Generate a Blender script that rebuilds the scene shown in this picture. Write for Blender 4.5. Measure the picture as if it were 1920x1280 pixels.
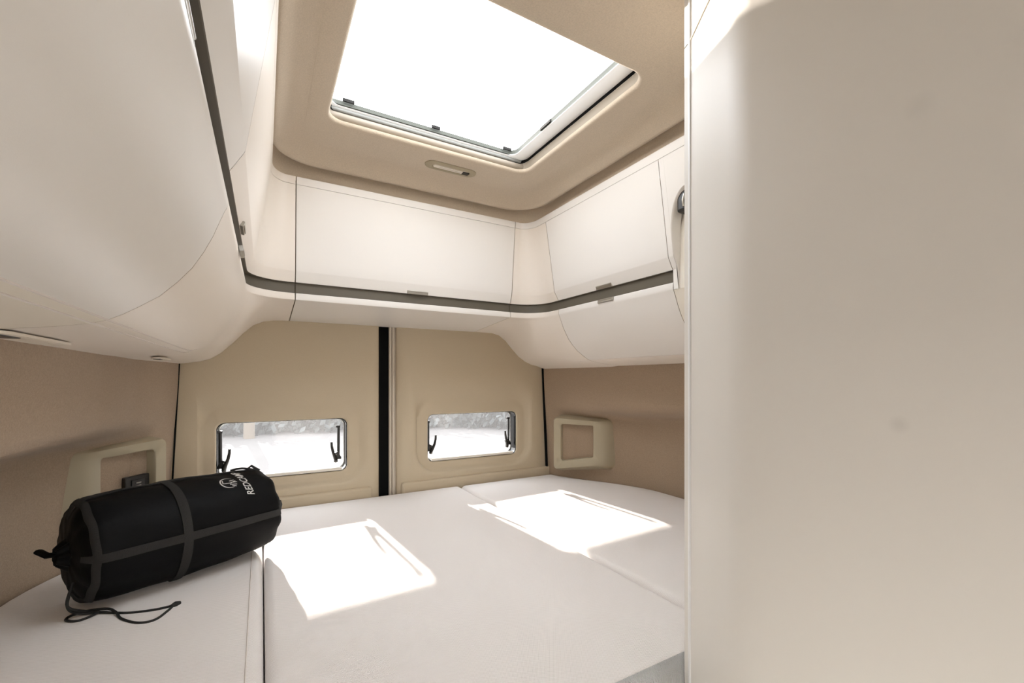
import bpy, bmesh, math, random
from mathutils import Vector, Matrix
random.seed(4)
R = math.radians
scene = bpy.context.scene
for o in list(bpy.data.objects): bpy.data.objects.remove(o)

CZ = 1.35          # eye height above the van floor; all heights below are given relative to the eye
# ---------------------------------------------------------------- camera
cam_d = bpy.data.cameras.new('camera'); cam = bpy.data.objects.new('camera', cam_d)
scene.collection.objects.link(cam); scene.camera = cam
cam_d.sensor_width = 36; cam_d.lens = 820/1920*36
cam_d.shift_y = 72/1920; cam_d.clip_start = 0.02; cam_d.clip_end = 300
cam.location = (0, 0, CZ); cam.rotation_euler = (R(90), 0, -R(29.8))
# ---------------------------------------------------------------- light
SKY, SUN, EXPOSURE = 8.0, 17.0, 0.0
w = bpy.data.worlds.new('sky'); scene.world = w; w.use_nodes = True
nt = w.node_tree; bg = nt.nodes['Background']
tc = nt.nodes.new('ShaderNodeTexCoord'); sx = nt.nodes.new('ShaderNodeSeparateXYZ'); rp = nt.nodes.new('ShaderNodeValToRGB')
nt.links.new(tc.outputs['Generated'], sx.inputs[0]); nt.links.new(sx.outputs['Z'], rp.inputs[0]); nt.links.new(rp.outputs[0], bg.inputs[0])
rp.color_ramp.elements[0].position = 0.0; rp.color_ramp.elements[0].color = (1.0, .96, .90, 1)
rp.color_ramp.elements[1].position = 0.6; rp.color_ramp.elements[1].color = (.93, .96, 1.0, 1)
bg.inputs[1].default_value = SKY
sd = bpy.data.lights.new('sun', 'SUN'); sun = bpy.data.objects.new('sun', sd); scene.collection.objects.link(sun)
sd.energy = SUN; sd.angle = R(0.8); sd.color = (1.0, .90, .80)
sun.location = (0, 6, 6)
sun.rotation_euler = Vector((.073, -1, -.325)).to_track_quat('-Z', 'Y').to_euler()
scene.view_settings.view_transform = 'Standard'; scene.view_settings.look = 'None'
scene.view_settings.gamma = 1; scene.view_settings.use_curve_mapping = False
scene.view_settings.exposure = EXPOSURE
scene.cycles.max_bounces = 12; scene.cycles.diffuse_bounces = 8; scene.cycles.transparent_max_bounces = 16

# ---------------------------------------------------------------- materials
def mat(name, col, rough=.5, metal=0, bump=None, spec=.5, var=None, sheen=0):
    m = bpy.data.materials.new(name); m.use_nodes = True
    n = m.node_tree; b = n.nodes['Principled BSDF']
    b.inputs['Base Color'].default_value = (*col, 1); b.inputs['Roughness'].default_value = rough
    b.inputs['Metallic'].default_value = metal; b.inputs['Specular IOR Level'].default_value = spec
    if sheen: b.inputs['Sheen Weight'].default_value = sheen
    tc = n.nodes.new('ShaderNodeTexCoord')
    if var:
        nz = n.nodes.new('ShaderNodeTexNoise'); nz.inputs['Scale'].default_value = var[0]; nz.inputs['Detail'].default_value = 5
        rr = n.nodes.new('ShaderNodeValToRGB'); n.links.new(tc.outputs['Object'], nz.inputs['Vector']); n.links.new(nz.outputs['Fac'], rr.inputs[0])
        rr.color_ramp.elements[0].position = .3; rr.color_ramp.elements[1].position = .7
        rr.color_ramp.elements[0].color = (*[c*(1-var[1]) for c in col], 1); rr.color_ramp.elements[1].color = (*[min(1, c*(1+var[1])) for c in col], 1)
        n.links.new(rr.outputs[0], b.inputs['Base Color'])
    if bump:
        kind, sc, st = bump
        if kind == 'noise':
            t = n.nodes.new('ShaderNodeTexNoise'); t.inputs['Scale'].default_value = sc; t.inputs['Detail'].default_value = 3
            out = t.outputs['Fac']; n.links.new(tc.outputs['Object'], t.inputs['Vector'])
        else:   # woven: two crossed wave bands
            mp = n.nodes.new('ShaderNodeMapping'); mp.inputs['Rotation'].default_value = (0, 0, R(kind if isinstance(kind, (int, float)) else 35))
            n.links.new(tc.outputs['Object'], mp.inputs['Vector'])
            t = n.nodes.new('ShaderNodeTexWave'); t.inputs['Scale'].default_value = sc; n.links.new(mp.outputs[0], t.inputs['Vector'])
            t2 = n.nodes.new('ShaderNodeTexWave'); t2.bands_direction = 'Y'; t2.inputs['Scale'].default_value = sc*.7; n.links.new(mp.outputs[0], t2.inputs['Vector'])
            ad = n.nodes.new('ShaderNodeMath'); ad.operation = 'ADD'; n.links.new(t.outputs['Fac'], ad.inputs[0]); n.links.new(t2.outputs['Fac'], ad.inputs[1]); out = ad.outputs[0]
        bp = n.nodes.new('ShaderNodeBump'); bp.inputs['Strength'].default_value = st; bp.inputs['Distance'].default_value = .002
        n.links.new(out, bp.inputs['Height']); n.links.new(bp.outputs[0], b.inputs['Normal'])
    return m
M = {}
M['white'] = mat('cabinet_white_laminate', (.725, .695, .655), .34, bump=('noise', 900, .03))
M['cream'] = mat('cabinet_cream_plastic', (.74, .69, .60), .45)
M['corner'] = mat('cabinet_corner_moulding', (.76, .70, .63), .38)
M['ceiling'] = mat('ceiling_felt', (.56, .475, .37), .95, bump=('noise', 700, .5), var=(350, .08), sheen=.2)
M['wallfab'] = mat('wall_felt', (.33, .245, .170), .95, bump=('noise', 500, .6), var=(260, .12), sheen=.15)
M['doorpl'] = mat('door_trim_plastic', (.50, .42, .30), .6, bump=('noise', 1500, .25), var=(600, .04))
M['pocket'] = mat('pocket_plastic', (.36, .31, .215), .55, bump=('noise', 1500, .2))
M['rail'] = mat('rail_olive_grey', (.098, .083, .060), .45)
M['lightstrip'] = mat('aluminium_grey', (.55, .55, .53), .3, 1)
M['black'] = mat('black_rubber', (.004, .004, .004), .9, spec=.1)
M['blackpl'] = mat('black_plastic', (.012, .011, .010), .35)
M['gloss'] = mat('black_gloss_seal', (.008, .008, .008), .18)
M['mattress'] = mat('mattress_knit', (.80, .765, .745), .9, bump=(35, 130, .30), sheen=.3)
M['mesh'] = mat('mattress_side_mesh', (.62, .62, .63), .9, bump=(45, 190, .8))
M['piping'] = mat('mattress_seam', (.66, .61, .57), .8)
M['bag'] = mat('black_nylon', (.0022, .0022, .0025), .6, bump=('noise', 60, .35), spec=.12)
M['strap'] = mat('charcoal_webbing', (.028, .027, .026), .8, spec=.2, bump=(0, 300, .5))
M['cord'] = mat('black_cord', (.006, .006, .006), .7)
M['print'] = mat('pale_grey_print', (.55, .54, .52), .6)
M['frame'] = mat('skylight_frame_white', (.86, .87, .87), .35)
M['skirt'] = mat('skylight_skirt_tan', (.27, .23, .18), .6)
M['profile'] = mat('skylight_profile_grey', (.27, .275, .265), .5)
M['framegrey'] = mat('skylight_frame_grey', (.095, .10, .088), .7, spec=.15)
M['sill'] = mat('window_sill_cream', (.72, .68, .60), .3)
M['trim'] = mat('door_edge_trim', (.55, .49, .40), .5)
M['floor'] = mat('floor_vinyl', (.25, .24, .235), .5, var=(6, .1))
M['metal'] = mat('latch_metal', (.42, .40, .36), .3, 1)
M['shell'] = mat('outer_shell_white', (.7, .7, .7), .5)
M['bark'] = mat('tree_bark', (.10, .08, .06), .9)
M['leaf'] = mat('tree_foliage', (.030, .036, .036), .8, var=(3, .3))
M['stone'] = mat('pale_gravel_ground', (.062, .057, .055), .95, var=(.35, .12))
M['render'] = mat('pale_box_paint', (.30, .31, .33), .6)
# bathroom wall: satin greige with two faint smudges
def wall_paint():
    m = mat('satin_greige_laminate', (.79, .765, .715), .48, bump=('noise', 800, .03))
    n = m.node_tree; b = n.nodes['Principled BSDF']; tc = n.nodes.new('ShaderNodeTexCoord')
    col = None
    prev = (.79, .765, .715, 1)
    last = None
    for c, r, amt in (((.60, .203, -.0485+CZ), .011, .16), ((.60, .186, .288+CZ), .016, .08)):
        d = n.nodes.new('ShaderNodeVectorMath'); d.operation = 'DISTANCE'; d.inputs[1].default_value = c
        n.links.new(tc.outputs['Object'], d.inputs[0])
        mr = n.nodes.new('ShaderNodeMapRange'); mr.inputs[1].default_value = r*.2; mr.inputs[2].default_value = r; mr.inputs[3].default_value = amt; mr.inputs[4].default_value = 0
        n.links.new(d.outputs['Value'], mr.inputs[0])
        mx = n.nodes.new('ShaderNodeMixRGB'); n.links.new(mr.outputs[0], mx.inputs[0]); mx.inputs[2].default_value = (.30, .28, .25, 1)
        if last: n.links.new(last, mx.inputs[1])
        else: mx.inputs[1].default_value = prev
        last = mx.outputs[0]
    n.links.new(last, b.inputs['Base Color'])
    return m
M['bath'] = wall_paint()
def glass(name, tint, haze, refl=.08):
    m = bpy.data.materials.new(name); m.use_nodes = True; n = m.node_tree; n.nodes.clear()
    out = n.nodes.new('ShaderNodeOutputMaterial'); tr = n.nodes.new('ShaderNodeBsdfTransparent'); tr.inputs[0].default_value = (*tint, 1)
    gl = n.nodes.new('ShaderNodeBsdfGlossy'); gl.inputs['Roughness'].default_value = .03
    tl = n.nodes.new('ShaderNodeBsdfTranslucent'); tl.inputs[0].default_value = (.9, .92, .95, 1)
    m1 = n.nodes.new('ShaderNodeMixShader'); m1.inputs[0].default_value = haze
    m2 = n.nodes.new('ShaderNodeMixShader'); m2.inputs[0].default_value = refl
    n.links.new(tr.outputs[0], m1.inputs[1]); n.links.new(tl.outputs[0], m1.inputs[2])
    n.links.new(m1.outputs[0], m2.inputs[1]); n.links.new(gl.outputs[0], m2.inputs[2]); n.links.new(m2.outputs[0], out.inputs[0])
    return m
M['acrylic'] = glass('hazy_acrylic_pane', (.93, .94, .95), .045)
M['skyglass'] = glass('skylight_pane', (.95, .96, .97), .01, .03)

# ---------------------------------------------------------------- mesh helpers
class MB:
    """collects geometry for ONE mesh object; heights are relative to the eye"""
    def __init__(s): s.v = []; s.f = []
    def add(s, vs, fs):
        k = len(s.v); s.v += [tuple(v) for v in vs]; s.f += [tuple(i+k for i in f) for f in fs]
    def grid(s, rows, close_u=False, close_v=False):
        nr, nc = len(rows), len(rows[0]); k = len(s.v)
        for r in rows: s.v += [tuple(p) for p in r]
        for i in range(nr if close_v else nr-1):
            for j in range(nc if close_u else nc-1):
                a = k+i*nc+j; b = k+i*nc+(j+1) % nc; c = k+((i+1) % nr)*nc+(j+1) % nc; d = k+((i+1) % nr)*nc+j
                s.f.append((a, b, c, d))
    def box(s, x0, x1, y0, y1, z0, z1):
        vs = [(x, y, z) for x in (x0, x1) for y in (y0, y1) for z in (z0, z1)]
        s.add(vs, [(0, 1, 3, 2), (4, 6, 7, 5), (0, 4, 5, 1), (2, 3, 7, 6), (0, 2, 6, 4), (1, 5, 7, 3)])
    def obox(s, c, ex, ey, ez, dx, dy, dz):
        c, ex, ey, ez = map(Vector, (c, ex, ey, ez))
        vs = [c+ex*a*dx/2+ey*b*dy/2+ez*g*dz/2 for a in (-1, 1) for b in (-1, 1) for g in (-1, 1)]
        s.add(vs, [(0, 1, 3, 2), (4, 6, 7, 5), (0, 4, 5, 1), (2, 3, 7, 6), (0, 2, 6, 4), (1, 5, 7, 3)])
    def tube(s, pts, r, n=10, cap=True, flat=1.0):
        pts = [Vector(p) for p in pts]; rows = []
        up = None
        for i, p in enumerate(pts):
            d = (pts[min(i+1, len(pts)-1)]-pts[max(i-1, 0)]).normalized()
            if up is None:
                up = Vector((0, 0, 1)) if abs(d.z) < .9 else Vector((1, 0, 0))
            u = (up-d*up.dot(d)).normalized(); up = u; v = d.cross(u)
            rr = r[i] if isinstance(r, (list, tuple)) else r
            rows.append([p+(u*math.cos(2*math.pi*k/n)*flat+v*math.sin(2*math.pi*k/n))*rr for k in range(n)])
        k0 = len(s.v); s.grid(rows, close_u=True)
        if cap:
            s.f.append(tuple(range(k0, k0+n))[::-1]); m = k0+(len(pts)-1)*n; s.f.append(tuple(range(m, m+n)))
    def build(s, name, m, parent=None, smooth=True, bevel=0, solid=0, angle=40, off=0, normals=True):
        me = bpy.data.meshes.new(name); me.from_pydata([(x, y, z+CZ) for x, y, z in s.v], [], s.f); me.update()
        bm = bmesh.new(); bm.from_mesh(me)
        bmesh.ops.remove_doubles(bm, verts=bm.verts, dist=1e-6)
        if normals: bmesh.ops.recalc_face_normals(bm, faces=bm.faces)
        if smooth:
            for f in bm.faces: f.smooth = True
            for e in bm.edges:
                e.smooth = not (len(e.link_faces) == 2 and e.calc_face_angle(0) > R(angle))
        bm.to_mesh(me); bm.free()
        o = bpy.data.objects.new(name, me); scene.collection.objects.link(o)
        me.materials.append(m)
        if solid:
            md = o.modifiers.new('thickness', 'SOLIDIFY'); md.thickness = solid; md.offset = off
        if bevel:
            md = o.modifiers.new('bevel', 'BEVEL'); md.width = bevel; md.segments = 3; md.limit_method = 'ANGLE'
        if parent: o.parent = parent
        return o
def tag(o, label=None, cat=None, group=None, kind=None):
    if label: o['label'] = label
    if cat: o['category'] = cat
    if group: o['group'] = group
    if kind: o['kind'] = kind
    return o
def empty(name, loc=(0, 0, 0)):
    """an Empty at the thing's base; children keep their world places"""
    o = bpy.data.objects.new(name, None); o.empty_display_size = .05; scene.collection.objects.link(o)
    o.location = (loc[0], loc[1], loc[2]+CZ); return o
def part(b, name, m, root, **k):
    o = b.build(name, m, None, **k); o.parent = root
    r = root
    off = Vector((0, 0, 0))
    while r is not None: off += r.location; r = r.parent
    o.location = -off
    return o
def lerp(a, b, t): return a+(b-a)*t
def sst(a, b, x):
    t = min(1, max(0, (x-a)/(b-a))); return t*t*(3-2*t)
def tab(t, x):
    if x <= t[0][0]: return t[0][1]
    for (a, p), (b, q) in zip(t, t[1:]):
        if x <= b: return lerp(p, q, (x-a)/(b-a))
    return t[-1][1]
def smooth_tab(t, x, h=.03): return sum(tab(t, x+d*h) for d in (-1, -.5, 0, .5, 1))/5
def rrect(x0, x1, y0, y1, r, nc=8, ns=14):
    """closed rounded-rectangle loop with a fixed point count, so loops of any size can be lofted"""
    r = min(r, (x1-x0)/2-1e-4, (y1-y0)/2-1e-4); pts = []
    cs = [(x1-r, y1-r, 0), (x0+r, y1-r, 90), (x0+r, y0+r, 180), (x1-r, y0+r, 270)]
    for i, (cx, cy, a) in enumerate(cs):
        for k in range(nc+1):
            t = R(a+90*k/nc); pts.append((cx+r*math.cos(t), cy+r*math.sin(t)))
        nx, ny, na = cs[(i+1) % 4]; e = (nx+r*math.cos(R(na)), ny+r*math.sin(R(na))); s = pts[-1]
        for k in range(1, ns): pts.append((lerp(s[0], e[0], k/ns), lerp(s[1], e[1], k/ns)))
    return pts

BED = -.54
FLOOR = -CZ
# ================================================================ SETTING
# ---- side walls: flat upper liner, stepping outwards below the crease, narrowing to the rear doors
def wall_off(y, z, side):
    c = tab([(-3, .925), (1.50, .925), (1.75, .905), (2.13, .842 if side < 0 else .855), (2.3, .842)], y)
    lean = .035*sst(.1, -.55, z) if y > 1.9 else .035*sst(.1, -.55, z)*.9
    g = 1-sst(1.50, 2.10, y)
    crease = -.115-.02*sst(1.0, 2.0, y)
    bulge = .175*sst(crease, crease-lerp(.035, .07, sst(.9, 1.5, y)), z)*g
    return c+lean+bulge
def wallx(y, z, side): return .56+side*wall_off(y, z, side)
for side, nm in ((-1, 'wall_left'), (1, 'wall_right')):
    b = MB(); ys = [-2.4+i*.15 for i in range(20)]+[.6+i*.03 for i in range(52)]
    ys = [y for y in ys if y < 2.16]+[2.17]
    zs = [FLOOR, -1.1, -.85, -.7]+[-.6+i*.02 for i in range(34)]+[.2, .4, .6, .86]
    b.grid([[(wallx(y, z, side), y, z) for y in ys] for z in zs])
    if side < 0:      # unseen opening added for daylight, taken as the sliding door left open
        nc = len(ys)
        b.f = [f for f in b.f if not (-1.65 < (b.v[f[0]][1]+b.v[f[1]][1])/2 < -.45 and max(b.v[i][2] for i in f) < .05)]
    o = b.build(nm, M['wallfab'], solid=.02, off=0, angle=70); tag(o, kind='structure')
b = MB(); b.box(-.75, 1.9, -2.4, 2.2, FLOOR-.04, FLOOR)
tag(b.build('floor', M['floor'], smooth=False), kind='structure')

# ---- ceiling liner with its rounded cove, and the roof above it
OX0, OX1, OY0, OY1 = .176, .880, .826, 1.440      # opening of the skylight
def ring(x0, x1, y0, y1, r, z): return [(x, y, z) for x, y in rrect(x0, x1, y0, y1, r)]
b = MB(); rows = []
rows.append(ring(OX0-.02, OX1+.012, OY0-.004, OY1+.035, .05, .806))
rows.append(ring(OX0, OX1, OY0, OY1, .045, .804))
for d, z in ((.002, .798), (.006, .794), (.012, .7925), (.03, .792), (.06, .7918)):
    rows.append(ring(OX0-d, OX1+d, OY0-d, OY1+d, .045+d, z))
X0, X1, Y1 = .03, 1.05, 1.676
for t in (.2, .4, .6, .8, 1):
    rows.append(ring(lerp(OX0-.06, X0+.085, t), lerp(OX1+.06, X1-.085, t), lerp(OY0-.06, -2.3, t), lerp(OY1+.06, Y1-.085, t), .07+.03*t, .7918+.0005*t))
for d, z in ((.015, .791), (.03, .787), (.045, .779), (.058, .768), (.070, .756), (.078, .749), (.084, .7465), (.090, .748), (.097, .756), (.104, .770), (.114, .776), (.122, .768), (.125, .75), (.126, .72), (.126, .69)):
    rows.append(ring(X0+.085-d, X1-.085+d, -2.3-d, Y1-.085+d, .10+d*.5, z))
b.grid(rows, close_u=True)
ceil = tag(b.build('ceiling', M['ceiling'], angle=60), kind='structure')
b = MB(); b.grid([ring(.11, .97, .76, 1.505, .03, .876), ring(-.2, 1.3, .2, 1.9, .03, .88), ring(-.8, 1.95, -2.45, 2.25, .02, .88)], close_u=True)
tag(b.build('ceiling_roof', M['shell'], solid=.01), kind='structure')

# ---- skylight (window_3)
sk = tag(empty('window_3', (.54, 1.08, .84)), kind='structure')
b = MB()
# flange ring with a step
rows = [ring(OX0-.05, OX1+.05, OY0-.05, OY1+.06, .05, .842), ring(OX0+.003, OX1-.047, OY0+.012, OY1+.002, .035, .850),
        ring(OX0+.002, OX1-.046, OY0+.011, OY1+.004, .033, .853), ring(OX0-.01, OX1-.046, OY0, OY1+.004, .033, .868)]
b.grid(rows[:2], close_u=True); part(b, 'frame', M['frame'], sk, solid=.002)
b = MB(); b.grid(rows[1:], close_u=True); part(b, 'inner_frame', M['framegrey'], sk)
b = MB(); b.tube([(OX0-.01, OY1+.012, .8425), (OX1-.002, OY1+.012, .8425)], .0068, 14); part(b, 'profile_bar', M['profile'], sk)
b = MB(); b.tube([(OX0-.005, OY1+.012, .820), (OX1-.002, OY1+.012, .820)], .0125, 16); part(b, 'blind_cassette', M['skirt'], sk)
b = MB(); b.box(OX0+.02, OX1-.02, OY1-.003, OY1+.002, .8515, .8535); part(b, 'seal', M['framegrey'], sk)
b = MB(); rows = [ring(OX0-.012, OX1-.035, OY0-.01, OY1+.01, .04, .869), ring(OX0+.1, OX1-.1, OY0+.1, OY1-.1, .04, .880), ring(.53, .55, 1.07, 1.09, .004, .884)]
b.grid(rows, close_u=True); nf = len(rows[0]); b.f.append(tuple(range(len(b.v)-nf, len(b.v)))); part(b, 'pane', M['skyglass'], sk)
for x, y, ln, ax in ((.235, OY1-.006, .035, 0), (.80, OY1-.006, .035, 0), (.52, OY1-.006, .03, 0), (OX1-.050, 1.22, .06, 1)):
    b = MB()
    if ax == 0: b.box(x-ln/2, x+ln/2, y-.003, y+.002, .862, .872)
    else: b.box(x-.004, x+.002, y-ln/2, y+ln/2, .852, .862)
    part(b, 'tab', M['strap'], sk, smooth=False, bevel=.0008)
b = MB(); rows = [ring(OX0-.003, OX1+.003, OY0-.003, OY1+.022, .048, .803), ring(OX0-.003, OX1+.003, OY0-.003, OY1+.022, .048, .8335)]
b.grid(rows, close_u=True); part(b, 'skirt', M['skirt'], sk)
b = MB(); rows = [ring(OX0-.002, OX1+.002, OY0-.002, OY1+.021, .048, .8335), ring(OX0-.002, OX1+.002, OY0-.002, OY1+.021, .048, .852)]
b.grid(rows, close_u=True); part(b, 'gap_seal', M['black'], sk)

# ---- rear doors with embossed window surrounds
DY = 2.13
WZ0, WZ1 = -.417, -.176
def door(name, x0, x1, wx0, wx1, eleft, eright):
    root = tag(empty(name, ((x0+x1)/2, DY, FLOOR)), kind='structure')
    b = MB(); rows = []
    def L(dl, dr, db, dt, dy, r=.03):
        rows.append([(x, DY+dy, z) for x, z in rrect(wx0-dl, wx1+dr, WZ0-db, WZ1+dt, r)])
    L(0, 0, 0, 0, .058); L(0, 0, 0, 0, .006); L(.003, .003, .003, .003, .001); L(.008, .008, .008, .008, 0, .035)
    e = min(eleft, eright)
    L(.03 if eleft > .05 else .02, .03 if eright > .05 else .02, .02, .03, .0, .05)
    if eright > .06: a, c = eleft*.8, .055
    else: a, c = .055, eright*.8
    L(.4*a+.02, .4*c+.02, .026, .05, .000, .07)
    L(a, c, .038, .075, .000, .09)
    L(a+(.02 if a < .06 else .0), c+(.02 if c < .06 else .0), .048, .11, -.018, .11)
    L(eleft, eright, .055, .17, -.024, .12)
    L(eleft+.006, eright+.006, .06, .22, -.024, .10)
    Z1, Z0 = .87, -1.34
    rows.append([(x, DY-.022, z) for x, z in rrect(x0+.005, x1-.005, Z0+.01, Z1-.01, .006)])
    rows.append([(x, DY-.008, z) for x, z in rrect(x0, x1, Z0, Z1, .006)])
    rows.append([(x, DY+.04, z) for x, z in rrect(x0, x1, Z0, Z1, .006)])
    b.grid(rows, close_u=True); part(b, 'panel', M['doorpl'], root, angle=80)
    b = MB(); b.box(x0+.02, x1-.035, DY-.040, DY-.010, -1.2, -.498); part(b, 'lower_panel', M['doorpl'], root, bevel=.012, smooth=True)
    return root
d1 = door('door_1', -.40, .484, -.160, .344, .06, .105)
d2 = door('door_2', .566, 1.55, .730, 1.250, .08, .085)
# seam between the doors
b = MB(); b.box(.480, .5335, DY+.004, DY+.03, -1.3, .86)
tag(b.build('trim_1', M['black'], smooth=False), kind='structure')
b = MB(); b.box(.5335, .566, DY+.0, DY+.03, -1.3, .86)
for x in (.539, .5535):
    b.tube([(x, DY-.006, -1.3), (x, DY-.006, .86)], .0058, 10)
tag(b.build('trim_2', M['trim'], angle=50), kind='structure')
b = MB(); b.tube([(wallx(2.11, -.66, 1)-.010, 2.102, -.66), (wallx(2.11, .1, 1)-.010, 2.102, .1)], .0075, 8)
tag(b.build('trim_3', M['black']), kind='structure')
b = MB(); b.tube([(wallx(2.11, -.66, -1)+.011, 2.104, -.66), (wallx(2.11, .1, -1)+.011, 2.104, .1)], .003, 8)
tag(b.build('trim_4', M['black']), kind='structure')
# unseen outer frame added to keep sunlight from leaking round the doors
b = MB(); b.box(-.8, -.16-.02, 2.19, 2.21, -1.4, .9); b.box(.344+.02, .73-.02, 2.19, 2.21, -1.4, .9); b.box(1.27, 1.95, 2.19, 2.21, -1.4, .9)
b.box(-.8, 1.95, 2.19, 2.21, WZ1+.02, .9); b.box(-.8, 1.95, 2.19, 2.21, -1.4, WZ0-.02)
tag(b.build('rear_light_blocker', M['shell'], smooth=False), kind='structure')

def window(name, x0, x1):
    root = tag(empty(name, ((x0+x1)/2, DY+.05, WZ0)), kind='structure')
    def L(i, y, r=.03): return [(x, DY+y, z) for x, z in rrect(x0+i, x1-i, WZ0+i, WZ1-i, r)]
    b = MB(); b.grid([L(.0005, .008), L(.003, .011), L(.003, .05), L(.004, .060), L(-.01, .061)], close_u=True)
    part(b, 'seal', M['gloss'], root)
    b = MB(); b.tube([(x0+.022, DY+.012, WZ0+.009), (x1-.022, DY+.012, WZ0+.009)], .0075, 12); b.tube([(x0+.03, DY+.03, WZ0+.008), (x1-.03, DY+.03, WZ0+.008)], .007, 12)
    b.box(x0+.028, x1-.028, DY+.004, DY+.058, WZ0+.0032, WZ0+.006); part(b, 'sill', M['sill'], root)
    b = MB(); rows = [L(.0, .062), L(.03, .068), L(.10, .071), [(x, DY+.072, z) for x, z in rrect(x0+.115, x1-.115, WZ0+.115, WZ1-.115, .002)]]
    b.grid(rows, close_u=True); nf = len(rows[0]); b.f.append(tuple(range(len(b.v)-nf, len(b.v)))); part(b, 'pane', M['acrylic'], root)
    b = MB(); b.grid([L(.004, .0605), L(.008, .0612)], close_u=True); part(b, 'bright_edge', M['lightstrip'], root, solid=.001)
    for s, xa in ((1, x0+.013), (-1, x1-.034)):
        b = MB(); zt, zb = WZ0+.200, WZ0+.062; y = DY+.034
        b.tube([(xa, y, zt), (xa, y, zb+.03), (xa+s*.002, y, zb+.012)], [.0062, .0066, .008], 10)
        b.box(xa-.011, xa+.007, y-.004, y+.006, zt-.004, zt+.007)
        b.obox((xa+s*.008, y-.002, zb+.008), (1, 0, -s*.5), (0, 1, 0), (s*.5, 0, 1), .022, .014, .024)
        b.tube([(xa-s*.012, y, zb-.006), (xa+s*.012, y, zb-.006)], .0065, 10)
        st = part(b, 'latch', M['blackpl'], root, bevel=.001, angle=40)
        b = MB(); P = [(xa+s*.012, y-.004, zb-.022), (xa+s*.013, y-.008, zb-.010), (xa+s*.019, y-.016, zb+.006), (xa+s*.027, y-.021, zb+.028), (xa+s*.032, y-.022, zb+.052), (xa+s*.033, y-.022, zb+.072)]
        b.tube(P, [.0105, .0110, .0095, .0080, .0070, .0060], 12, flat=.8); part(b, 'lever', M['blackpl'], st)
        b = MB(); b.tube([(xa+s*.012, y-.016, zb-.018), (xa+s*.012, y-.010, zb-.018)], .0032, 12); b.tube([(xa+s*.014, y-.018, zb+.012), (xa+s*.012, y-.008, zb+.012)], .0028, 12)
        part(b, 'rivet', M['metal'], st)
    return root
window('window_1', -.160, .344); window('window_2', .730, 1.250)

# ---- bathroom wall at the right of the corridor, rounded towards the bed
plan = [(.60, -2.0), (.60, -1.2), (.60, -.4), (.60, .0), (.60, .25)]
c0 = Vector((.60, .368)); c1 = Vector((.603, .396)); c2 = Vector((.620, .422))
for k in range(9):
    t = k/8; p = c0*(1-t)**2+c1*2*t*(1-t)+c2*t*t; plan.append((p.x, p.y))
plan += [(.66, .487), (.694, .540)]
for nm, z0, z1, m in (('wall_bathroom', FLOOR, .632, M['bath']), ('wall_bathroom_top', .635, .82, M['bath'])):
    b = MB(); zs = [lerp(z0, z1, k/12) for k in range(13)]
    pl = plan+[(.702, .562), (.75, .567), (1.9, .567)]
    b.grid([[(x, y, z) for x, y in pl] for z in zs]); tag(b.build(nm, M['bath'], angle=60), kind='structure')
b = MB(); d = Vector((.034, .053)).normalized(); n_ = Vector((-d.y, d.x))
b.obox((.6975, .5455, (FLOOR+.8)/2), (d.x, d.y, 0), (n_.x, n_.y, 0), (0, 0, 1), .010, .006, .8-FLOOR)
tag(b.build('trim_5', M['frame'], bevel=.002), kind='structure')

b = MB(); b.tube([(x-.0006, y-.0004 if x < .61 else y+.0006, .6335) for x, y in plan[1:]], .0016, 6)
tag(b.build('trim_6', M['trim']), kind='structure')
# ================================================================ OVERHEAD CABINETS
YA = 1.60; XA, XB = .08, 1.00
LY = [-1.6+i*.2 for i in range(12)]+[.80, .8590]
LY2 = [.8608, .95, 1.05, 1.15, 1.25, 1.35, 1.45, 1.52, YA]
NA = 14
ST_L = [('L', y) for y in LY]
ST_CL = [('L', y) for y in LY2]+[('A1', k/NA) for k in range(1, NA+1)]+[('B', .102)]
ST_B = [('B', x) for x in (.1050, .2, .3, .4, .5, .6, .7, .8, .9, .9760)]
ST_CR = [('B', .978), ('B', XB)]+[('A2', k/NA) for k in range(1, NA+1)]+[('R', 1.5510)]
ST_R = [('R', y) for y in (1.5492, 1.4, 1.3, 1.2, 1.1, 1.0, .9410)]
ST_RE = [('R', y) for y in (.9392, .93, .9212)]
def plan_pt(st, xl, xr, yc):
    k, v = st
    if k == 'L':
        tp = lerp(.010, .004, min(1, max(0, (xl+.043)/.022)))
        return (xl-tp*max(0, 1.6-v)/1.1, v)
    if k == 'R': return (xr, v)
    if k == 'B': return (v, yc)
    a = v*math.pi/2
    if k == 'A1': return (XA-(XA-xl)*math.cos(a), YA+(yc-YA)*math.sin(a))
    return (XB+(xr-XB)*math.sin(a), YA+(yc-YA)*math.cos(a))
def lvl(z):   # front of the doors at a height
    t = (z-.378)/(.70-.378)
    return (lerp(-.022, .030, t), lerp(1.100, 1.050, t), lerp(1.708, 1.676, t))
def strip(sts, levels, name, m, root, **k):
    b = MB(); b.grid([[(*plan_pt(s, *lv[:3]), lv[3]) for s in sts] for lv in levels])
    k.setdefault('angle', 11); return part(b, name, m, root, **k)
UP = [(*lvl(.674), .674), (*lvl(.60), .60), (*lvl(.5), .5), (*lvl(.42), .42), (*lvl(.384), .384), (-.0225, 1.1005, 1.7085, .380), (-.040, 1.120, 1.722, .3450)]
TOP = [(-.03, 1.11, 1.74, .7005), (*lvl(.70)[:3], .7005), (lvl(.70)[0], lvl(.70)[1], lvl(.70)[2], .698), (*lvl(.675)[:3], .675), (lvl(.675)[0]-.01, lvl(.675)[1]+.01, lvl(.675)[2]+.01, .6745)]
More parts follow.
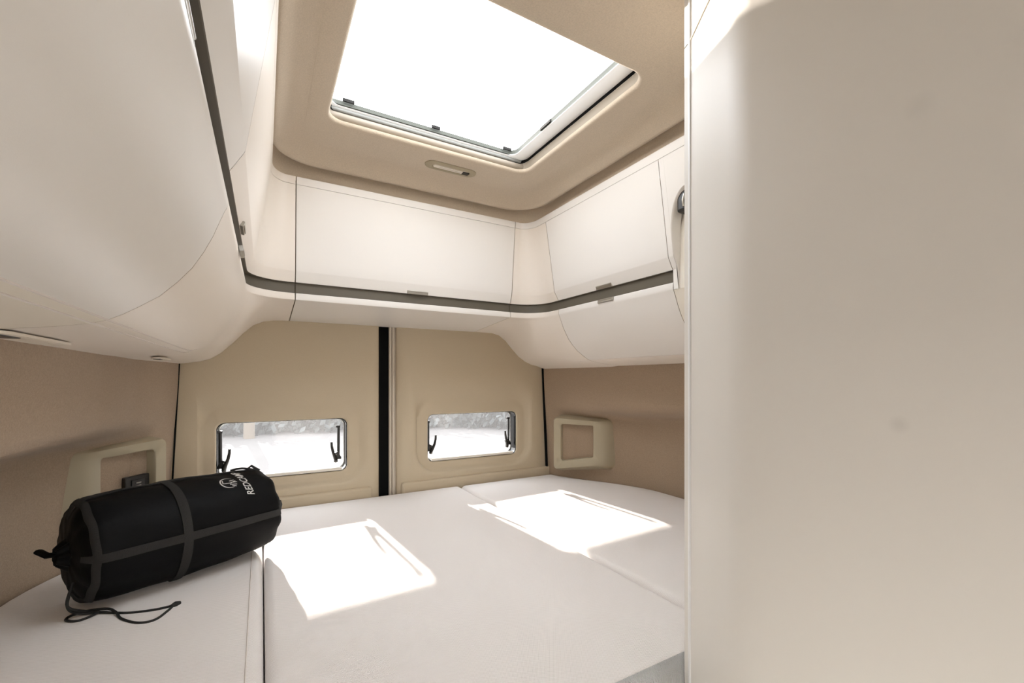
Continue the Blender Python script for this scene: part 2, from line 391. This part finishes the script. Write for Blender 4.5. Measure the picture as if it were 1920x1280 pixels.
RAIL = [(-.0395, 1.1195, 1.7215, .3448), (-.0405, 1.1205, 1.7225, .3436), (-.058, 1.1285, 1.7305, .3432), (-.058, 1.1285, 1.7305, .304)]  # upper door's underside darkened like the rail, standing in for recess shade
# lower part: lip below the rail, then the belly running out to wall or door
SIDE_S = [(0, 1), (.02, .94), (.06, .76), (.146, .52), (.268, .31), (.41, .165), (.475, .11), (.56, .075), (.75, .035), (1, 0)]
ARCH_L = [(-.30, .058), (-.188, .0735), (-.143, .105), (-.096, .155), (-.04, .222), (.0, .243), (.05, .252), (.12, .253)]
ARCH_R = [(-.35, .064), (-.22, .088), (-.143, .135), (-.10, .185), (-.05, .235), (0, .252), (.12, .253)]
def outer(st):
    k, v = st; yd = DY-.014
    if k == 'L': return (wallx(v, .07, -1)+.004, v, .064, 0)
    if k == 'R': return (wallx(v, .07, 1)-.004, v, .066, 0)
    if k == 'B': return (v, yd, .253, 1)
    t = v if k == 'A1' else 1-v; side = -1 if k == 'A1' else 1; T = .30
    if t < T:
        y = lerp(YA, yd, t/T); return (wallx(y, .07, side)-side*.004, y, .062, .35*sst(0, T, t))
    xc = wallx(yd, .07, side)-side*.004; q = (t-T)/(1-T)
    x = lerp(xc, XA if side < 0 else XB, q)
    xm = x if side < 0 else 1.095-x
    return (x, yd, smooth_tab(ARCH_L if side < 0 else ARCH_R, xm, .02), lerp(.35, 1, sst(0, .75, q)))
FS = [0, .01, .03, .06, .1, .15, .21, .28, .36, .42, .475]; FS2 = [.476, .52, .6, .7, .8, .9, 1.0]
def low_pt(st, f):
    x, y = plan_pt(st, -.043, 1.123, 1.72); ox, oy, oz, w_ = outer(st); zi = .283
    s = lerp(smooth_tab(SIDE_S, f, .03) if f > .03 else tab(SIDE_S, f), 1-f, w_)
    return (lerp(x, ox, f), lerp(y, oy, f), oz+(zi-oz)*s)
def lower(sts, fs, name, m, root, lip=True, **k):
    b = MB(); rows = []
    if lip:
        for lv in ((-.052, 1.132, 1.734, .3065), (-.0445, 1.1245, 1.7215, .3065), (-.0425, 1.1225, 1.7195, .304), (-.0415, 1.1215, 1.7185, .290), (-.0425, 1.1225, 1.7195, .285)):
            rows.append([(*plan_pt(s, *lv[:3]), lv[3]) for s in sts])
    rows += [[low_pt(s, f) for s in sts] for f in fs]
    b.grid(rows); k.setdefault('angle', 25); return part(b, name, m, root, **k)
def latch(root_part, c, n, along, m='metal', ln=.085):
    b = MB(); n = Vector(n).normalized(); al = Vector(along).normalized(); up = al.cross(n)
    b.obox(c, al, n, up, ln, .008, .013); b.obox(Vector(c)+n*.003+up*.002, al, n, up, ln*.86, .006, .003)
    o = b.build('latch', M[m], None, smooth=False, bevel=.0012)
    p = root_part; off = Vector((0, 0, 0))
    while p is not None: off += p.location; p = p.parent
    o.parent = root_part; o.location = -off; return o

cl = empty('overhead_cabinet', (-.2, .3, .062)); tag(cl, 'long white overhead cabinet above the black bag, with curved belly and rounded end', 'cabinet')
cb = empty('overhead_cabinet', (.54, 1.9, .25)); tag(cb, 'white overhead cabinet across the back above the two rear doors', 'cabinet')
cr = empty('overhead_cabinet', (1.25, 1.2, .066)); tag(cr, 'short white overhead cabinet on the right side above the empty storage pocket', 'cabinet')
al = ST_L+ST_CL
strip(ST_L, UP, 'upper_door', M['white'], cl); ud = strip(ST_CL, UP, 'corner_panel', M['corner'], cl)
strip(al, TOP, 'top_trim', M['corner'], cl); strip(al, RAIL, 'rail', M['rail'], cl)
lowd = lower(ST_L, FS, 'lower_door', M['white'], cl); lowc = lower(ST_CL, FS+FS2, 'lower_corner', M['corner'], cl)
lower(ST_L, FS2, 'bottom_panel', M['cream'], cl, lip=False)
latch(ud, (-.0375, 1.19, .352), (1, 0, -.3), (0, 1, 0), ln=.07); latch(lowc, (-.0405, 1.20, .299), (1, 0, .2), (0, 1, 0), 'lightstrip', .07)
latch(lowd, (-.0565, .44, .3035), (1, 0, .2), (0, 1, 0), 'lightstrip', .085)
def groove(f, y0, y1, side, root, r=.0016):
    b = MB(); N = 24; pts = []
    for k in range(N+1):
        y = lerp(y0, y1, k/N); p = low_pt(('L' if side < 0 else 'R', y), f) if y <= YA else low_pt(('A1' if side < 0 else 'A2', (y-YA)*.6 if side < 0 else 1-(y-YA)*.6), f)
        pts.append((p[0], p[1], p[2]))
    b.tube(pts, r, 6); return part(b, 'bead', M['piping'], root)
groove(.475, -.6, 1.80, -1, cl, .0018); groove(.53, -.6, 1.76, -1, cl, .0018)

db = strip(ST_B, UP, 'upper_door', M['white'], cb); strip(ST_B, TOP, 'top_trim', M['white'], cb)
strip(ST_B, RAIL, 'rail', M['rail'], cb); lower(ST_B, FS+FS2, 'bottom_panel', M['white'], cb)
latch(db, (.546, 1.7165, .350), (0, -1, -.3), (1, 0, 0))
ar = ST_CR+ST_R
strip(ST_CR, UP, 'corner_panel', M['corner'], cr); dr = strip(ST_R, UP, 'upper_door', M['white'], cr)
strip(ar+[('R', .905), ('R', .57)], TOP, 'top_trim', M['white'], cr)
strip(ST_CR, RAIL, 'rail', M['rail'], cr); strip([('R', 1.552)]+ST_R, RAIL, 'rail', M['rail'], cr)
lower(ST_CR, FS+FS2, 'lower_corner', M['corner'], cr); dl = lower(ST_R, FS, 'lower_door', M['white'], cr)
lower(ST_R+ST_RE+[('R', .57)], FS2, 'bottom_panel', M['corner'], cr, lip=False)
latch(dr, (1.1175, 1.255, .352), (-1, 0, -.3), (0, 1, 0)); latch(dl, (1.121, 1.25, .299), (-1, 0, .2), (0, 1, 0))
groove(.475, .62, 1.62, 1, cr, .0012)
strip(ST_RE, [(-.04, 1.1205, 1.722, .3452), (-.04, 1.1225, 1.722, .284)], 'rail_end', M['white'], cr)
# end unit: white face, then a recessed cream bay with an arched top
strip(ST_RE, UP+[(-.043, 1.1225, 1.72, .30)], 'end_panel', M['white'], cr)
b = MB(); rows = []
def endx(z): return tab(sorted((l[3], l[1]) for l in UP+[(0, 1.1225, 0, .30)]), z)
arc = [(.921, .283), (.921, .33), (.921, .36), (.921, .39), (.921, .42)]+[(.851+.070*math.cos(R(a)), .44+.130*math.sin(R(a))) for a in range(0, 91, 9)]+[(.79, .570), (.70, .570), (.565, .570)]
b.grid([[(endx(max(z, .30)), y, z) for y, z in arc],
        [(endx(max(z, .30))+.003, y-.003, z-.002) for y, z in arc],
        [(endx(max(z, .30))+.035, y-.008, z-.006) for y, z in arc]])
part(b, 'bay_rim', M['white'], cr)
b = MB(); b.grid([[(endx(max(.30, lerp(.674, z, q/12))), y, lerp(.674, z, q/12)) for y, z in arc] for q in range(13)])
part(b, 'end_face', M['white'], cr)
b = MB(); b.grid([[(lerp(1.127, 1.118, (z-.28)/.3), y, z) for y in (.93, .8, .7, .565)] for z in (.60, .5, .4, .3, .284)])
part(b, 'bay_back', M['cream'], cr)
lower(ST_RE+[('R', .8), ('R', .7), ('R', .565)], FS, 'bay_lower', M['cream'], cr, lip=False)
b = MB(); b.box(1.080, 1.125, .80, .894, .500, .562)
h = part(b, 'handle', M['blackpl'], cr, bevel=.008)
b = MB(); b.tube([(1.080, .866, .548), (1.077, .868, .530), (1.080, .868, .512)], .0035, 10); o = b.build('handle_bar', M['metal']); o.parent = cr; o.location = -cr.location

# reading lights under the left cabinet
def reading_light(y, x, ln, label, w=.05, side=-1):
    root = empty('reading_light', (x, y, .05)); tag(root, label, 'lamp', 'reading lights under the left overhead cabinet')
    z = .0632
    b = MB(); b.grid([[(px, py, z+.004) for px, py in rrect(x-w/2, x+w/2, y-ln/2, y+ln/2, w/2)], [(px, py, z) for px, py in rrect(x-w/2, x+w/2, y-ln/2, y+ln/2, w/2)],
        [(px, py, z-.001) for px, py in rrect(x-w/2+.006, x+w/2-.006, y-ln/2+.006, y+ln/2-.006, w/2)], [(px, py, z+.001) for px, py in rrect(x-.001, x+.001, y-ln/2+.02, y+ln/2-.02, .001)]], close_u=True)
    part(b, 'housing', M['cream'], root)
    b = MB(); b.box(x-w*.30, x+w*.30, y-ln*.47, y-ln*.20, z-.0025, z+.002); part(b, 'switch', M['blackpl'], root, bevel=.003)
reading_light(.98, -.325, .26, 'long reading lamp with a dark slot under the left cabinet, nearer the camera')
reading_light(1.72, -.27, .15, 'short reading lamp under the left cabinet, close to the rear door', .03)

# oval plate in the ceiling
sw = empty('ceiling_switch', (.617, 1.537, .79)); tag(sw, 'small oval cream switch plate in the beige ceiling behind the skylight', 'switch')
def ov(hx, hy, z): return [(x+.617, y+1.537, z) for x, y in rrect(-hx, hx, -hy, hy, min(hx, hy))]
b = MB(); b.grid([ov(.1, .031, .793), ov(.099, .030, .789), ov(.096, .027, .7875), ov(.074, .0135, .7870), ov(.073, .0125, .7895), ov(.05, .001, .7895)], close_u=True); part(b, 'plate', M['pocket'], sw)
b = MB(); b.grid([ov(.070, .0095, .790), ov(.069, .0085, .7862), ov(.05, .001, .7860)], close_u=True); part(b, 'slider', M['cream'], sw)
b = MB(); b.box(.617+.045, .617+.070, 1.537-.010, 1.537+.010, .7848, .7868); part(b, 'slot', M['blackpl'], sw, smooth=False)

# ================================================================ STORAGE POCKETS beside the doors
def pocket(side, label):
    XC = .55 if side > 0 else .535
    root = empty('storage_pocket', (XC+side*.9, 1.83, -.49)); tag(root, label, 'pocket')
    def P(y_, off, z, back=0):
        # face runs 38 degrees off the wall line; u runs from the rear end forwards
        return (XC+side*(.848+off), y_, z)
    ux, uy = .612, -.79
    def F(u, z, dep=0):     # dep pushes back into the wall, square to the face
        return (XC+side*(.852+ux*u+.79*dep), 1.915+uy*u+.612*dep, z)
    ext = .045 if side < 0 else 0
    def outl(u0, u1, z00, z01, z10, z11, r, dep, n=6):
        pts = []
        base = rrect(0, 1, 0, 1, r, n, 6)
        for s, t in base:
            lo = lerp(z00, z10, s); hi = lerp(z01, z11, s); pts.append(F(lerp(u0, u1, s), lerp(lo, hi, t), dep))
        return pts
    b = MB()
    rows = [outl(-.06, .330+ext, -.505, -.188, -.48, -.19, .16, .10), outl(-.05, .285+ext, -.497, -.195, -.468, -.203, .13, .045), outl(-.045, .240+ext*.8, -.488, -.200, -.452, -.213, .09, .010), outl(-.04, .215+ext*.5, -.482, -.206, -.445, -.219, .07, .0),
            outl(-.003, .177, -.439, -.235, -.410, -.237, .06, .0), outl(0, .174, -.436, -.238, -.407, -.240, .06, .003), outl(.0, .174, -.436, -.238, -.407, -.240, .06, .05)]
    b.grid(rows, close_u=True); part(b, 'housing', M['pocket'], root, angle=45)
    b = MB(); N = 10
    b.grid([[F(lerp(0-.01, .185, k/N), z, .034+.012*sst(3, 5, k)) for k in range(N+1)] for z in (-.45, -.34, -.225)])
    part(b, 'back', M['wallfab'], root)
    return root, F
pocket(1, 'empty beige storage pocket in the right side wall beside the rear door')
_, F = pocket(-1, 'beige storage pocket in the left side wall, holding a black socket, behind the bag')
so = empty('power_socket', F(.05, -.43, .03)); tag(so, 'black double charging socket inside the left storage pocket', 'socket')
b = MB(); ex = Vector((-.612, -.79, 0)); ey = Vector((-.79, .612, 0))
b.obox(F(.044, -.362, .028), ex, ey, (0, 0, 1), .082, .018, .085); part(b, 'body', M['blackpl'], so, bevel=.003)
b = MB(); b.obox(F(.044, -.359, .018), ex, ey, (0, 0, 1), .045, .003, .055); part(b, 'face', M['gloss'], so, bevel=.001)
for dz in (.006, -.004):
    b = MB(); b.obox(F(.044, -.349+dz, .0155), ex, ey, (0, 0, 1), .016, .002, .0028); part(b, 'port', M['metal'], so, smooth=False)

# ================================================================ BED
def mattress(name, outline_fn, label, group=None, n=40):
    """outline_fn(t) gives (x0, x1) at y; soft rounded slab 12 cm thick"""
    pass
def slab(root, ys, x0f, x1f, y0, y1, ztop, thick, mt, r=.022, dome=.004):
    b = MB(); rows = []; NX = 26
    ysn = []
    def cross(y, inset, dz):
        a, c = x0f(y)+inset, x1f(y)-inset; pts = []
        K = 6
        pts.append((a, y, ztop-thick))
        for k in range(K+1):
            t = R(90*k/K); pts.append((a+r*(1-math.sin(t)) - (0), y, ztop-r+r*math.cos(t)+dz)) if False else None
        prof = []
        for k in range(K+1):
            t = R(90*k/K); prof.append((a+r*(1-math.cos(t)), ztop-r+r*math.sin(t)))
        for i in range(1, NX):
            s = i/NX; x = lerp(a+r, c-r, s); prof.append((x, ztop+dome*math.sin(math.pi*s)*math.sin(math.pi*min(1, max(0, (y-y0)/(y1-y0))))))
        for k in range(K, -1, -1):
            t = R(90*k/K); prof.append((c-r*(1-math.cos(t)), ztop-r+r*math.sin(t)))
        out = [(a, y, ztop-thick)]+[(px, y, pz+dz) for px, pz in prof]+[(c, y, ztop-thick)]
        return out
    # end rounding: lower the whole row near the two ends
    K = 6; yl = []
    for k in range(K+1):
        t = R(90*k/K); yl.append((y0+r*(1-math.cos(t)), -r+r*math.sin(t)))
    for y in ys:
        if y0+r*1.2 < y < y1-r*1.2: yl.append((y, 0))
    for k in range(K, -1, -1):
        t = R(90*k/K); yl.append((y1-r*(1-math.cos(t)), -r+r*math.sin(t)))
    rows = [[(p[0], y, ztop-thick) for p in cross(y, 0, 0)] for y in (y0,)]
    for y, dz in yl: rows.append(cross(y, 0, dz))
    rows.append([(p[0], y1, ztop-thick) for p in cross(y1, 0, 0)])
    b.grid(rows)
    return part(b, 'cover', mt, root, angle=60)
ysm = [.6+i*.05 for i in range(31)]
wl = lambda y: wallx(min(y, 2.1), -.54, -1)+.012
wr = lambda y: wallx(min(y, 2.1), -.54, 1)-.014
m1 = empty('mattress', (-.25, 1.2, BED-.12)); tag(m1, 'narrow left mattress cushion with the black bag lying on it', 'mattress')
slab(m1, ysm, wl, lambda y: .003, -.1, 2.07, BED-.001, .12, M['mattress'], .026)
b = MB(); b.tube([(-.026, y, BED-.0008) for y in (.2, .6, 1, 1.4, 1.8, 2.03)], .0016, 6); part(b, 'seam', M['piping'], m1)
m2 = empty('mattress', (.44, 1.3, BED-.12)); tag(m2, 'wide middle mattress with sunlight in front of the left rear window', 'mattress')
slab(m2, ysm, lambda y: .006, lambda y: .880, .566, 2.085, BED, .12, M['mattress'], .024)
b = MB(); b.grid([[(x,   .566+.024*(1-math.cos(R(t)))-.0012*math.cos(R(t)), BED-.024+.0252*math.sin(R(t))) for x in (.03, .3, .6, .86)] for t in (78, 60, 40, 20, 0)]+[[(x, .5648, BED-.118) for x in (.03, .3, .6, .86)]]); part(b, 'side_mesh', M['mesh'], m2)
m3 = empty('mattress', (1.2, 1.3, BED-.12)); tag(m3, 'right mattress following the curved side wall below the storage pocket', 'mattress')
slab(m3, ysm, lambda y: .884, wr, .60, 2.075, BED+.001, .12, M['mattress'], .022)
bf = empty('bed_base', (.54, 1.4, FLOOR)); tag(bf, 'plain cream box base under the three mattress cushions', 'bed base')
b = MB(); b.box(-.33, 1.42, .60, 2.05, FLOOR, BED-.122); part(b, 'box', M['cream'], bf, bevel=.005)
b = MB(); b.box(-.33, .0, -.08, .60, FLOOR, BED-.122); part(b, 'side_box', M['cream'], bf, bevel=.005)

# ================================================================ BAG
A0 = Vector((-.402, 1.412, BED)); A1 = Vector((.014, 1.640, BED))
ax = (A1-A0); LEN = ax.length; ax.normalize(); side = Vector((ax.y, -ax.x, 0)); upv = Vector((0, 0, 1))
RB = .134
def rad(s):        # radius profile along the bag, s in 0..1
    e = .12
    if s < e: q = (e-s)/e; return RB*(1-.06)*(1-q**3.0)**(1/2.6)*.98+RB*.02
    if s > 1-e*.75: q = (s-1+e*.75)/(e*.75); return RB*.93*max(0, 1-q**2.8)**(1/2.2)
    return RB*(.95+.05*math.sin(math.pi*(s-e)/(1-2*e)))
def bag_pt(s, phi, h=0, wr_=True):
    r = rad(s)
    wrk = 0
    if wr_:
        end = max(0, 1-s/.2)**1.5+max(0, 1-(1-s)/.16)**1.5
        wrk = .006*end*math.sin(11*phi+4*s)*min(1, r/RB*1.3) + .0022*math.sin(5*phi+9*s)*math.sin(14*s+phi)
    r = r+wrk+h
    zc = RB*.965
    p = A0+ax*(s*LEN)+side*(math.cos(phi)*r)+upv*(zc+math.sin(phi)*r*.97)
    if p.z < BED+.004: p.z = BED+.004+(.0 if h == 0 else 0)
    return p
bagr = empty('sleeping_bag_sack', (A0.x+.2, A0.y+.09, BED)); tag(bagr, 'black cylindrical compression sack with grey straps lying on the left mattress', 'bag')
b = MB(); NS, NP = 72, 72
b.grid([[bag_pt(i/NS, 2*math.pi*k/NP) for k in range(NP)] for i in range(NS+1)], close_u=True); part(b, 'body', M['bag'], bagr, angle=80)
def band(pts_fn, n, wdt, name):   # pts_fn(t, side) -> point
    b = MB(); top = []; 
    rows = [[pts_fn(k/n, s, hh) for s, hh in ((-1, .0005), (-1, .0035), (0, .0042), (1, .0035), (1, .0005))] for k in range(n+1)]
    b.grid(rows); return part(b, name, M['strap'], bagr, angle=60)
def circ(s0, wd, name='strap', p0=-200, p1=160):
    return band(lambda t, sd, hh: bag_pt(s0+sd*wd/2/LEN, R(lerp(p0, p1, t)), hh), 90, wd, name)
def longi(ph, wd, s0, s1, name='strap'):
    return band(lambda t, sd, hh: bag_pt(lerp(s0, s1, t), R(ph)+sd*wd/2/RB, hh), 60, wd, name)
circ(.42, .021); circ(.055, .013)
longi(3, .021, .0, .975); longi(96, .020, .0, .97); longi(188, .020, .0, .97); longi(276, .020, .0, .97)
# gathered collar, tab and buckle at the ends
b = MB(); NP = 60
c = A0+upv*RB*.965
b.grid([[c+ax*(.02-.012*j)+(side*math.cos(6.283*t/NP)+upv*math.sin(6.283*t/NP))*(.050-.010*j)*(1+.10*math.sin(9*6.283*t/NP)) for t in range(NP)] for j in range(4)]+[[c-ax*.008+(side*math.cos(6.283*t/NP)+upv*math.sin(6.283*t/NP))*.006 for t in range(NP)]], close_u=True)
part(b, 'drawn_collar', M['bag'], bagr)
b = MB(); q = c-side*.01
b.tube([q+ax*.004, q-ax*.022-side*.018, q-ax*.030-side*.045+upv*.006, q-ax*.020-side*.060], [.008, .009, .009, .005], 10, flat=.7); part(b, 'pull_loop', M['bag'], bagr)
b = MB(); q = bag_pt(.985, R(6), .004); b.obox(q-ax*.012, ax, side, upv, .016, .005, .026); part(b, 'strap_end', M['sill'], bagr, bevel=.0015)
b = MB(); b.tube([q+upv*.02, q+ax*.004+upv*.008, q-upv*.008], .007, 10); part(b, 'buckle', M['gloss'], bagr)
b = MB(); q0 = [bag_pt(.80+.03*k, R(104-3*k), .006+.004*math.sin(k)) for k in range(6)]; b.tube(q0, .0035, 8); b.tube([q0[3], q0[3]+upv*.008+ax*.01, q0[5]], .004, 8); part(b, 'top_cord', M['cord'], bagr)
# draw cords trailing on the mattress
zb = BED+.004
def onbed(px, py):
    a = (px-960)/820; hz = (712-py)/820; X = .497+.868*a; Y = .868-.497*a; s = zb/hz; return Vector((X*s, Y*s, zb))
st = A0+upv*.075+ax*.004+side*.05
cp = [st, A0+upv*.035-ax*.012+side*.075, Vector((-.362, 1.352, zb+.006))]
def spline(P, n=8):
    out = []
    for i in range(len(P)-1):
        p0, p1, p2, p3 = P[max(i-1, 0)], P[i], P[i+1], P[min(i+2, len(P)-1)]
        for k in range(n):
            t = k/n; out.append(.5*((2*p1)+(-p0+p2)*t+(2*p0-5*p1+4*p2-p3)*t*t+(-p0+3*p1-3*p2+p3)*t**3))
    out.append(P[-1]); return out
V3 = lambda x, y, z=0: Vector((x, y, zb+z))
cordA = cp+[V3(-.325, 1.345, .002), V3(-.267, 1.313), V3(-.217, 1.300), V3(-.182, 1.302)]
cordB = cp[:2]+[V3(-.345, 1.358, .003), V3(-.325, 1.343, .003), V3(-.352, 1.325), V3(-.377, 1.338), V3(-.378, 1.358), V3(-.354, 1.366, .002), V3(-.312, 1.349, .005), V3(-.290, 1.323, .003), V3(-.273, 1.288), V3(-.237, 1.248), V3(-.207, 1.245), V3(-.189, 1.279), V3(-.182, 1.302)]
b = MB(); b.tube(spline(cordA), .0028, 8); b.tube(spline(cordB), .0028, 8); b.tube([(-.187, 1.298, zb), (-.178, 1.304, zb+.001), (-.170, 1.311, zb)], [.004, .007, .004], 8)
part(b, 'draw_cord', M['cord'], bagr)
# printed emblem and lettering, wrapped on the cloth
def wrap(me, s_c, phi_c, name):
    """flat (u, v) artwork: u runs round the bag, v towards its left end"""
    bm = bmesh.new(); bm.from_mesh(me)
    bmesh.ops.triangulate(bm, faces=bm.faces)
    for _ in range(2): bmesh.ops.subdivide_edges(bm, edges=[e for e in bm.edges if e.calc_length() > .004], cuts=1)
    for v in bm.verts:
        u, vv = v.co.x, v.co.y
        p = bag_pt(s_c-vv/LEN, phi_c+u/RB, .0009); v.co = p-Vector((0, 0, 0))+Vector((0, 0, CZ))
    bm.to_mesh(me); bm.free()
    o = bpy.data.objects.new(name, me); scene.collection.objects.link(o); me.materials.append(M['print'])
    o.parent = bagr; o.location = -bagr.location; return o
fc = bpy.data.curves.new('lettering', 'FONT'); fc.body = 'REDCAMP'; fc.size = .028; fc.shear = .25; fc.align_x = 'CENTER'; fc.offset = .0004; fc.resolution_u = 3
fo = bpy.data.objects.new('lettering_source', fc); scene.collection.objects.link(fo); bpy.context.view_layer.update()
me = bpy.data.meshes.new_from_object(fo.evaluated_get(bpy.context.evaluated_depsgraph_get())); bpy.data.objects.remove(fo)
for v in me.vertices: v.co.x *= .95
wrap(me, .80, R(60), 'lettering')
def flat_poly(polys):
    me = bpy.data.meshes.new('emblem'); vs = []; fs = []
    for P in polys:
        k = len(vs); vs += [(x, y, 0) for x, y in P]; fs.append(tuple(range(k, k+len(P))))
    me.from_pydata(vs, [], fs); me.update(); return me
polys = []
def arcband(r, w0, a0, a1, n=26, tip=.15):
    for k in range(n):
        t0, t1 = k/n, (k+1)/n
        w_a = w0*max(tip, math.sin(math.pi*t0)**.5); w_b = w0*max(tip, math.sin(math.pi*t1)**.5)
        p, q = R(lerp(a0, a1, t0)), R(lerp(a0, a1, t1))
        polys.append([((r-w_a/2)*math.cos(p), (r-w_a/2)*math.sin(p)), ((r+w_a/2)*math.cos(p), (r+w_a/2)*math.sin(p)), ((r+w_b/2)*math.cos(q), (r+w_b/2)*math.sin(q)), ((r-w_b/2)*math.cos(q), (r-w_b/2)*math.sin(q))])
def stroke(x0, y0, x1, y1, w_):
    d = Vector((x1-x0, y1-y0)).normalized(); n = Vector((-d.y, d.x))*w_/2
    polys.append([(x0+n.x, y0+n.y), (x0-n.x, y0-n.y), (x1-n.x, y1-n.y), (x1+n.x, y1+n.y)])
arcband(.0215, .0034, -40, 205)
stroke(.012, .013, -.002, .016, .0026); stroke(-.002, .016, -.004, -.006, .0026)
stroke(-.004, -.002, .004, -.020, .0026); stroke(-.009, .000, -.012, -.018, .0032); stroke(-.001, -.006, -.002, -.022, .0034); stroke(.006, -.004, .010, -.018, .0034); stroke(-.014, -.004, -.019, -.014, .0028)
wrap(flat_poly(polys), .69, R(60), 'emblem')

# ================================================================ OUTSIDE
GZ = -1.95
b = MB(); b.grid([[(x, y, GZ) for x in (-60, -20, 0, 20, 60)] for y in (2.6, 10, 25, 60, 120)]); tag(b.build('ground', M['stone']), kind='structure')
b = MB(); b.grid([[(x, y, GZ-.002) for x in (-60, -20, 0, 20, 60)] for y in (-60, -20, 0, 2.6)]); tag(b.build('ground', M['stone']), kind='structure')
def blob_crown(c, r, n, seed, sq=1.0):
    rnd = random.Random(seed); b = MB()
    for _ in range(n):
        th = rnd.uniform(0, 6.283); u = rnd.uniform(-1, 1); rr = rnd.uniform(.3, 1)**.5
        p = Vector(c)+Vector((math.cos(th)*math.sqrt(1-u*u)*r*rr, math.sin(th)*math.sqrt(1-u*u)*r*rr, u*r*sq*rr))
        s = rnd.uniform(.10, .2)*r
        for _k in range(4):
            a = Vector((rnd.gauss(0, 1), rnd.gauss(0, 1), rnd.gauss(0, 1))).normalized(); c2 = a.orthogonal().normalized(); d2 = a.cross(c2)
            q = p+Vector((rnd.gauss(0, 1), rnd.gauss(0, 1), rnd.gauss(0, 1)))*s*.6
            b.add([q+c2*s*.5, q+d2*s*.3, q-c2*s*.5, q-d2*s*.3], [(0, 1, 2, 3)])
    return b
spots = [(-6.5, 19.9, 2.3), (-3.6, 20.3, 2.5), (-.6, 19.6, 2.2), (2.0, 19.6, 2.4), (4.9, 18.8, 2.3), (7.8, 18.0, 2.4), (10.2, 16.2, 2.4), (10.6, 13.9, 2.3), (11.8, 12.2, 2.3), (14.6, 11.6, 2.5)]
t = empty('hedge', (5, 20, GZ)); tag(t, 'hazy grey green hedge along the far edge of the pale yard', 'hedge')
b = MB()
for i, (x, y, r) in enumerate(spots):
    c_ = blob_crown((x, y, GZ+.40), r*.95, 520, i, .28); b.add(c_.v, c_.f)
part(b, 'foliage', M['leaf'], t, smooth=False, normals=False)
t = empty('tree', (-.36, 17.0, GZ)); tag(t, 'slim tree beyond the yard whose shadow crosses the ground outside the left window', 'tree')
b = MB(); b.tube([(-.36, 17.0, GZ), (-.35, 17.0, GZ+1.4), (-.37, 17.0, GZ+3.2)], [.17, .15, .12], 10); part(b, 'trunk', M['bark'], t)
part(blob_crown((-.36, 17.0, GZ+3.5), .6, 160, 99, .8), 'foliage', M['leaf'], t, smooth=False, normals=False)
cb_ = empty('container', (-5.2, 16.5, GZ)); tag(cb_, 'pale box shaped container at the upper left of the left rear window view', 'container')
b = MB(); b.box(-3.9, -1.35, 17.6, 19.4, GZ, GZ+1.35); part(b, 'box', M['render'], cb_, bevel=.03)
for x in (-3.7, -3.35):
    b = MB(); b.box(x, x+.2, 17.56, 17.61, GZ+.4, GZ+1.1); part(b, 'vent', M['bark'], cb_, smooth=False)
bpy.context.view_layer.update()
